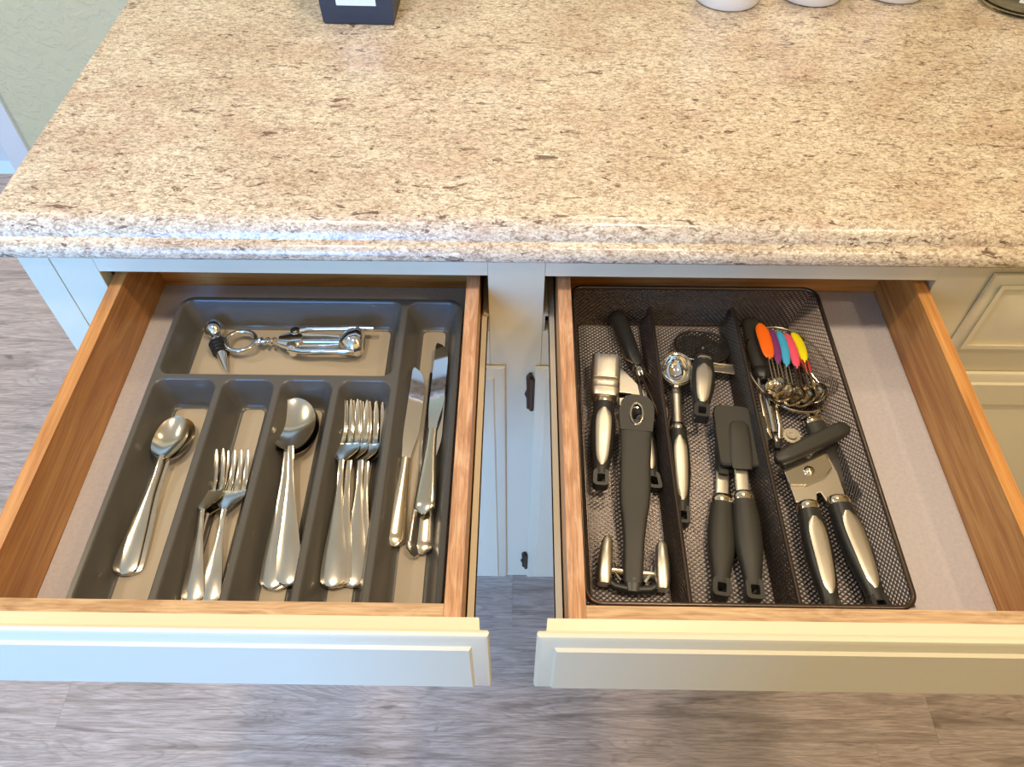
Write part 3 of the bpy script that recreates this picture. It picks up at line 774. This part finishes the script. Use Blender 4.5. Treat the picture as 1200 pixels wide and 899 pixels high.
for s in (-1, 1):
    m = MB(); m.loft([(-.004,.0058,.0075,s*.0262,.0075),(.004,.0066,.0085,s*.0262,.0085),(.020,.0062,.0085,s*.0258,.0085),(.036,.0050,.0080,s*.0250,.0080),(.040,.0030,.0060,s*.0248,.0075)], 14, 4)
    obj('head_arm', m, BRUSH, yp, ang=40)
m = MB().tube([(-.0255,.002,.006),(-.016,-.004,.005),(0,-.006,.005),(.016,-.004,.005),(.0255,.002,.006)], .0040, 10)
m.loft([(-.008,.0065,.0045,0,.005),(.004,.0095,.0052,0,.005)], 14, 3)
obj('yoke', m, BLACK, yp)
m = MB()
for s in (-1, 1):
    m.tube([(s*.0105,.002,.005),(s*.016,.010,.003),(s*.0175,.018,.002)], .0016, 8)
obj('blade_clip', m, STEEL, yp)
m = MB(); rows = []
for i in range(9):
    q = i/8; rows.append((.008+.007*q, 0, .0195, lambda u, q=q: .003+.0018*math.sin(PI*q)))
m.sheet(rows, .0008, 8)
bl = obj('blade', m, STEEL, yp)
A = P(745, 470, ZM+.026); B = P(742, 700, ZM+.012); A.z = ZM+.0290; B.z = ZM+.0015
place(yp, A, A-(A-B).normalized()*.1965)

# potato masher with an oval perforated head
pm = thing('potato_masher', 'masher with an oval black perforated head and a short inlaid black handle', 'masher')
Hh = .100
grip(pm, 0, .092, .0128, .0092, zc=.022)
rx, ry, cy = .0305, .0255, .1185
m = MB()
lattice(m, lambda a, b: (V((-rx+a, cy-ry+b, .012+.0008*math.sin(a*300))), V((0,0,1))), 2*rx, 2*ry, .0060, .0058, lambda a, b: ((a-rx)/rx)**2+((b-ry)/ry)**2 < .97, .36, .0002)
hd = stuff(obj('perforated_plate', m, BLACK, pm, False))
obj('head_rim', MB().tube([(rx*math.cos(a), cy+ry*math.sin(a), .012) for a in [2*PI*k/40 for k in range(40)]], .0016, 8, True), RIMM, pm)
m = MB().loft([(.0885,.0085,.0030,0,.022),(.095,.0065,.0020,0,.0205),(.104,.006,.0018,0,.016),(.114,.0055,.0016,0,.0135)], 12, 4)
obj('neck', m, BLACK, pm)
obj('rivet', MB().lathe([(0,.0146),(.0026,.0146),(.0022,.0166),(0,.0172)], 12, (0, .1125, 0)), CHROME, pm)
m = MB().tube([(-.024,.097,.0125),(0,.0925,.0135),(.024,.094,.0125),(.034,.096,.0120)], .0011, 8)
m.box(.006, .036, .083, .096, .0100, .0112)
obj('scraper_plate', m, BRUSH, pm, bevel=.0005)
A = P(824, 420, ZM+.024); B = P(819, 511, ZM+.024); A.z = ZM+.0; B.z = ZM+.008
place(pm, A, A-(A-B).normalized()*.092)
pm.location.z = ZM+.010

# scoop
sc = thing('scoop', 'chrome scoop with a round bowl and inlaid black handle in the middle compartment', 'scoop')
grip(sc, 0, .118, .0105, .0085, zc=.0095)
obj('neck', MB().loft([(.112,.0055,.0045,0,.0095),(.125,.0050,.0035,0,.0100),(.160,.0052,.0030,0,.0110),(.170,.0040,.0030,0,.0120)], 14, 3), BRUSH, sc)
m = MB(); R1 = .0175
prof = [(R1*math.sin(a), -R1*1.0*math.cos(a)) for a in [math.radians(q) for q in (0,12,25,38,52,66,80,90)]]
prof2 = [(R1*.90*math.sin(a), -R1*.90*math.cos(a)) for a in [math.radians(q) for q in (90,78,64,50,36,22,10,0)]]
m.lathe(prof+[(R1*1.04,.0008)]+prof2, 32)
m.v = [(x, .183+y*1.28, .0215+z*1.0) for x, y, z in m.v]
obj('bowl', m, CHROME, sc, ang=60)
m = MB().tube([(.0165*math.cos(a), .183+.0205*math.sin(a), .0222) for a in [2*PI*k/32 for k in range(32)]], .0012, 8, True)
m.tube([(-.0120*math.sin(a), .183+.0165*math.cos(a), .0125) for a in [math.radians(-70+k*14) for k in range(11)]], .0012, 6)
obj('release_band', m, STEEL, sc)
lay2(sc, (791, 428), (801, 614), .001, 0, .205, fix='end', zo=.012)

# two spatulas
def spatula(label, kx=1.15, dx=.001):
    t = thing('spatula', label, 'spatula')
    grip(t, 0, .110, .0130, .0098, inlay=False, zc=.0100, m=RUBBER, ferr=.011)
    obj('shaft', MB().loft([(.104,.0066,.0022,0,.010),(.110,.0066,.0016,0,.0105),(.170,.0066,.0014,0,.0130)], 14, 5), BRUSH, t)
    a = [(x*kx+dx, y*1.03-.004) for x, y in ((-.0165,.136),(.0185,.136),(.0225,.139),(.0245,.160),(.0255,.186),(.0245,.196),(.0190,.202),(.0050,.206),(-.0150,.207),(-.0195,.204),(-.0215,.198),(-.0205,.160),(-.0195,.139))]
    zc = .0145; m = MB()
    def sc_(k, z): cx = sum(p[0] for p in a)/13; cy_ = sum(p[1] for p in a)/13; return [(cx+(x-cx)*k, cy_+(y-cy_)*k, z) for x, y in a]
    m.rings([sc_(.975, zc-.0032), sc_(1, zc-.0018), sc_(1, zc+.0015), sc_(.965, zc+.0030)])
    hd = obj('silicone_head', m, RUBBER, t, ang=40)
    r = MB(); st = [(.132,.0080*kx,.0010,0,zc+.0024),(.140,.0097*kx,.0026,0,zc+.0024),(.170,.0094*kx,.0026,.001,zc+.0024),(.183,.0085*kx,.0024,.001,zc+.0024),(.1885,.0060,.0012,.001,zc+.0024)]
    r.loft(st, 14, 4); obj('raised_spine', r, RUBBER, hd, ang=40)
    return t
sp = spatula('silicone spatula with an olive-black head lying on top, right of the middle compartment')
s2_ = spatula('second spatula to the left, its narrow head hidden beneath the wide-headed spatula', .62, .004)
lay2(sp, (860, 468), (886, 702), .0080, .002, .2065, fix='end', zo=.014)
lay2(s2_, (848, 500), (845, 701), -.0085, .0005, .2065, fix='end', zo=.012)

# swivel peeler (right compartment, against the divider)
sw = thing('swivel_peeler', 'swivel peeler with an olive-black handle leaning along the right divider', 'peeler')
m = MB().loft([(.176,.0040,.003,0,.009),(.172,.0095,.006,0,.009),(.160,.0118,.0075,0,.009),(.130,.0122,.0080,0,.009),(.108,.0105,.0075,0,.009),(.100,.0085,.0065,0,.009)], 18, 2.6)
obj('handle', m, RUBBER, sw, ang=45)
obj('ferrule', MB().loft([(.1005,.0080,.0060,0,.009),(.096,.0098,.0075,0,.009),(.090,.0092,.0070,0,.009),(.086,.0060,.0048,0,.009)], 18, 2.5), BLACK, sw)
m = MB()
for s in (-1, 1):
    m.loft([(.088,.0014,.0018,s*.0050,.009),(.060,.0020,.0028,s*.0072,.0095),(.020,.0020,.0028,s*.0068,.0095),(.006,.0016,.0020,s*.0040,.009)], 10, 4)
m.lathe([(0,0),(.0040,.001),(.0045,.005),(.0035,.009),(0,.010)], 14, (0,0,.009), 'y')
obj('blade_frame', m, STEEL, sw, ang=45)
rows = []
for i in range(7): rows.append((.014+.062*i/6, 0, .0042, lambda u: .0105+.0020*(1-u*u)))
obj('blade', MB().sheet(rows, .0007, 8), CHROME, sw)
obj('pivot', MB().lathe([(0,.083),(.0042,.083),(.0050,.086),(.0042,.089),(0,.089)], 14, (0,0,.009), 'y').box(-.0030,.0030,-.006,.012,.006,.012), BLACK, sw, bevel=.0004)
A = P(880, 372, ZM+.012); B = P(909, 518, ZM+.008); A.z = ZM+.001; B.z = ZM
A.x = max(A.x, .2425+.0165+.0035); place(sw, A, A-(A-B).normalized()*.176)

# measuring spoons with coloured handles, fanned out
MC = [('orange', (.95,.16,.005), (890, 379), (897, 400), (902, 421), (909, 452)),
      ('purple', (.20,.035,.17), (902, 386), (909, 406), (912, 427), (919, 461)),
      ('sky blue', (.06,.42,.68), (912, 388), (919, 408), (922, 430), (929, 465)),
      ('pink', (.86,.10,.17), (921, 391), (929, 410), (934, 432), (940, 466)),
      ('yellow', (.86,.74,.005), (928, 390), (938, 405), (943, 425), (952, 462)),
      ('red', (.55,.05,.03), (937, 415), (943, 425), (949, 438), (964, 457))]
for i, (nm, colr, pa, pm_, pb_, pc) in enumerate(MC):
    t = thing('measuring_spoon', {0: 'small measuring spoon with an orange handle, first and widest of the fan', 1: 'measuring spoon with a purple handle between the orange and blue ones', 2: 'measuring spoon with a sky blue handle in the fan of small spoons', 3: 'measuring spoon with a pink handle beside the yellow one', 4: 'measuring spoon with a bright yellow curved handle', 5: 'measuring spoon with a short red handle tip showing under the yellow one'}[i], 'measuring spoon', 'measuring spoons with coloured handles')
    z = ZM+.0125+(.0115-.0017*i if i else .0125)
    pts = [P(*q, z) for q in (pa, pm_, pb_, pc)]
    org_ = pts[3].copy(); t.location = org_
    q = [p-org_ for p in pts]
    HM = mat(nm.replace(' ', '_')+'_silicone', colr, .45)
    cen = []; wid = []
    def bez(t_):  # quadratic through pa, pm, pb
        c1 = q[1]*2-(q[0]+q[2])*.5; return q[0]*(1-t_)**2+c1*2*t_*(1-t_)+q[2]*t_*t_
    hb = MB(); st = []; wv = [.0080,.0055,.0056,.0058,.0058,.0050][i]
    for k in range(15):
        u = k/14; p = bez(u); e = math.sqrt(max(.05, 1-abs(2*u-1)**3.5)); st.append((p, wv*e*(1-.15*u), .0022*e))
    rs = []
    for k, (p, w_, t_) in enumerate(st):
        a = st[max(k-1, 0)][0]; b = st[min(k+1, 14)][0]; d = (b-a).normalized(); X = d.cross(V((0,0,1))).normalized()
        rs.append([tuple(p+X*math.cos(2*PI*j/12)*w_+V((0,0,1))*math.sin(2*PI*j/12)*t_) for j in range(12)])
    hb.rings(rs); obj('handle', hb, HM, t, ang=60)
    d = (q[3]-q[2]).normalized(); X = d.cross(V((0,0,1))).normalized()
    sm = MB(); e0 = q[2]-d*.004
    for s in (-1, 1): sm.tube([tuple(e0+X*s*.0016), tuple(q[2]+d*.004+X*s*.0018), tuple(q[3]-d*.006+X*s*.0022)], .0011, 6)
    obj('shank', sm, STEEL, t)
    r_ = [.0120,.0128,.0138,.0148,.0160,.0180][i]; bw = MB()
    bw.lathe([(r_*math.sin(math.radians(a)), r_*.62-r_*.62*math.cos(math.radians(a))) for a in (0,18,36,54,72,90)]+[(r_*.93*math.sin(math.radians(a)), r_*.62-r_*.57*math.cos(math.radians(a))) for a in (90,72,54,36,18,0)], 24)
    tl = Matrix.Rotation(-.55, 3, 'Y') @ Matrix.Rotation(-.25, 3, 'X')
    bw.v = [tuple(tl @ V((x, y, zz-r_*.5))) for x, y, zz in bw.v]
    obj('bowl', bw, STEEL, t, ang=60)

# wire strainer under the spoons, its handle running under the can opener
sr = thing('strainer', 'round wire mesh strainer under the measuring spoons with an olive-black handle', 'strainer')
RS = .0420; cyS = .164
grip(sr, 0, .100, .0125, .0075, inlay=False, zc=.0080, m=RUBBER, ferr=.008)
m = MB().tube([(.0445*math.cos(a), cyS+.0610*math.sin(a), .0150) for a in [2*PI*k/48 for k in range(48)]], .0014, 8, True)
obj('hoop', m, STEEL, sr)
obj('neck_wire', MB().tube([(-.003,.095,.0080),(-.004,.102,.012),(-.009,cyS-.0600,.0150)], .0013, 6).tube([(.003,.095,.0080),(.004,.102,.012),(.009,cyS-.0600,.0150)], .0013, 6), STEEL, sr)
m = MB()
def fbowl(a, b):
    x = -.044+a; y = -.060+b; r2 = min(1, (x/.044)**2+(y/.060)**2)
    return V((x, cyS+y, .0150-.0125*(1-r2)**.6)), V((0,0,1))
lattice(m, fbowl, .088, .120, .0034, .0034, lambda a, b: ((a-.044)/.044)**2+((b-.060)/.060)**2 < .985, .74, .0001)
stuff(obj('wire_mesh', m, RIMM, sr, False))
A = P(951, 488, ZM+.010); B = P(1001, 582, ZM+.010); A.z = ZM; B.z = ZM
place(sr, A, A-(A-B).normalized()*.101)

# can opener
co = thing('can_opener', 'can opener with a black turning knob and two inlaid black handles in the right compartment', 'can opener')
grip(co, 0, .118, .0125, .0098, x0=-.0185, x1=-.0135, zc=.016)
grip(co, .004, .123, .0130, .0100, x0=.0250, x1=.0165, zc=.016)
m = MB().prism([(-.0235,.118),(-.0035,.116),(-.001,.127),(.003,.128),(.006,.118),(.026,.120),(.0255,.150),(.021,.172),(-.025,.172),(-.0265,.150)], .0130, .0160)
obj('lower_plate', m, BRUSH, co, False, .0008)
RP = lambda m, a: setattr(m, 'v', [((x)*math.cos(a)-(y-.135)*math.sin(a), .135+(x)*math.sin(a)+(y-.135)*math.cos(a), z) for x, y, z in m.v]) or m
m = MB().prism([(-.0260,.140),(-.010,.137),(.012,.142),(.0225,.150),(.0225,.174),(-.0260,.174)], .0162, .0195)
obj('upper_plate', RP(m, .15), CHROME, co, False, .0009)
obj('rivet', MB().lathe([(0,.0195),(.0052,.0195),(.0050,.0210),(.0030,.0225),(0,.023)], 18, (-.004,.150,0)), STEEL, co)
gr = MB(); a = []
for k in range(36):
    r = .0098 if k % 2 else .0083; an = 2*PI*k/36; a.append((-.010+r*math.cos(an), .193+r*math.sin(an)))
gr.prism(a, .0145, .0175); gr.lathe([(0,.0175),(.0055,.0175),(.0050,.0195),(.0030,.0195),(.0030,.0178),(0,.0178)], 16, (-.010,.193,0))
obj('feed_gear', gr, BRUSH, co, ang=30)
k_ = MB().loft([(-.0440,.0035,.0040),(-.041,.0062,.0058),(-.030,.0075,.0065),(0,.0085,.0070),(.030,.0085,.0066),(.040,.0078,.0060),(.0445,.0040,.0040)], 18, 3)
k_.v = [(y, -x, z) for x, y, z in k_.v]
ca, sa = math.cos(math.radians(25)), math.sin(math.radians(25))
k_.v = [(x*ca-y*sa+.003, x*sa+y*ca+.176, z+.0280) for x, y, z in k_.v]
k_.lathe([(0,.0195),(.0075,.0195),(.0075,.026),(0,.026)], 16, (.000,.174,0))
obj('turning_knob', k_, RUBBER, co, ang=50)
A = P(942, 515, ZM+.024); B = P(1000, 709, ZM+.020); A.z = ZM+.004; B.z = ZM
place(co, A, A-(A-B).normalized()*.186)
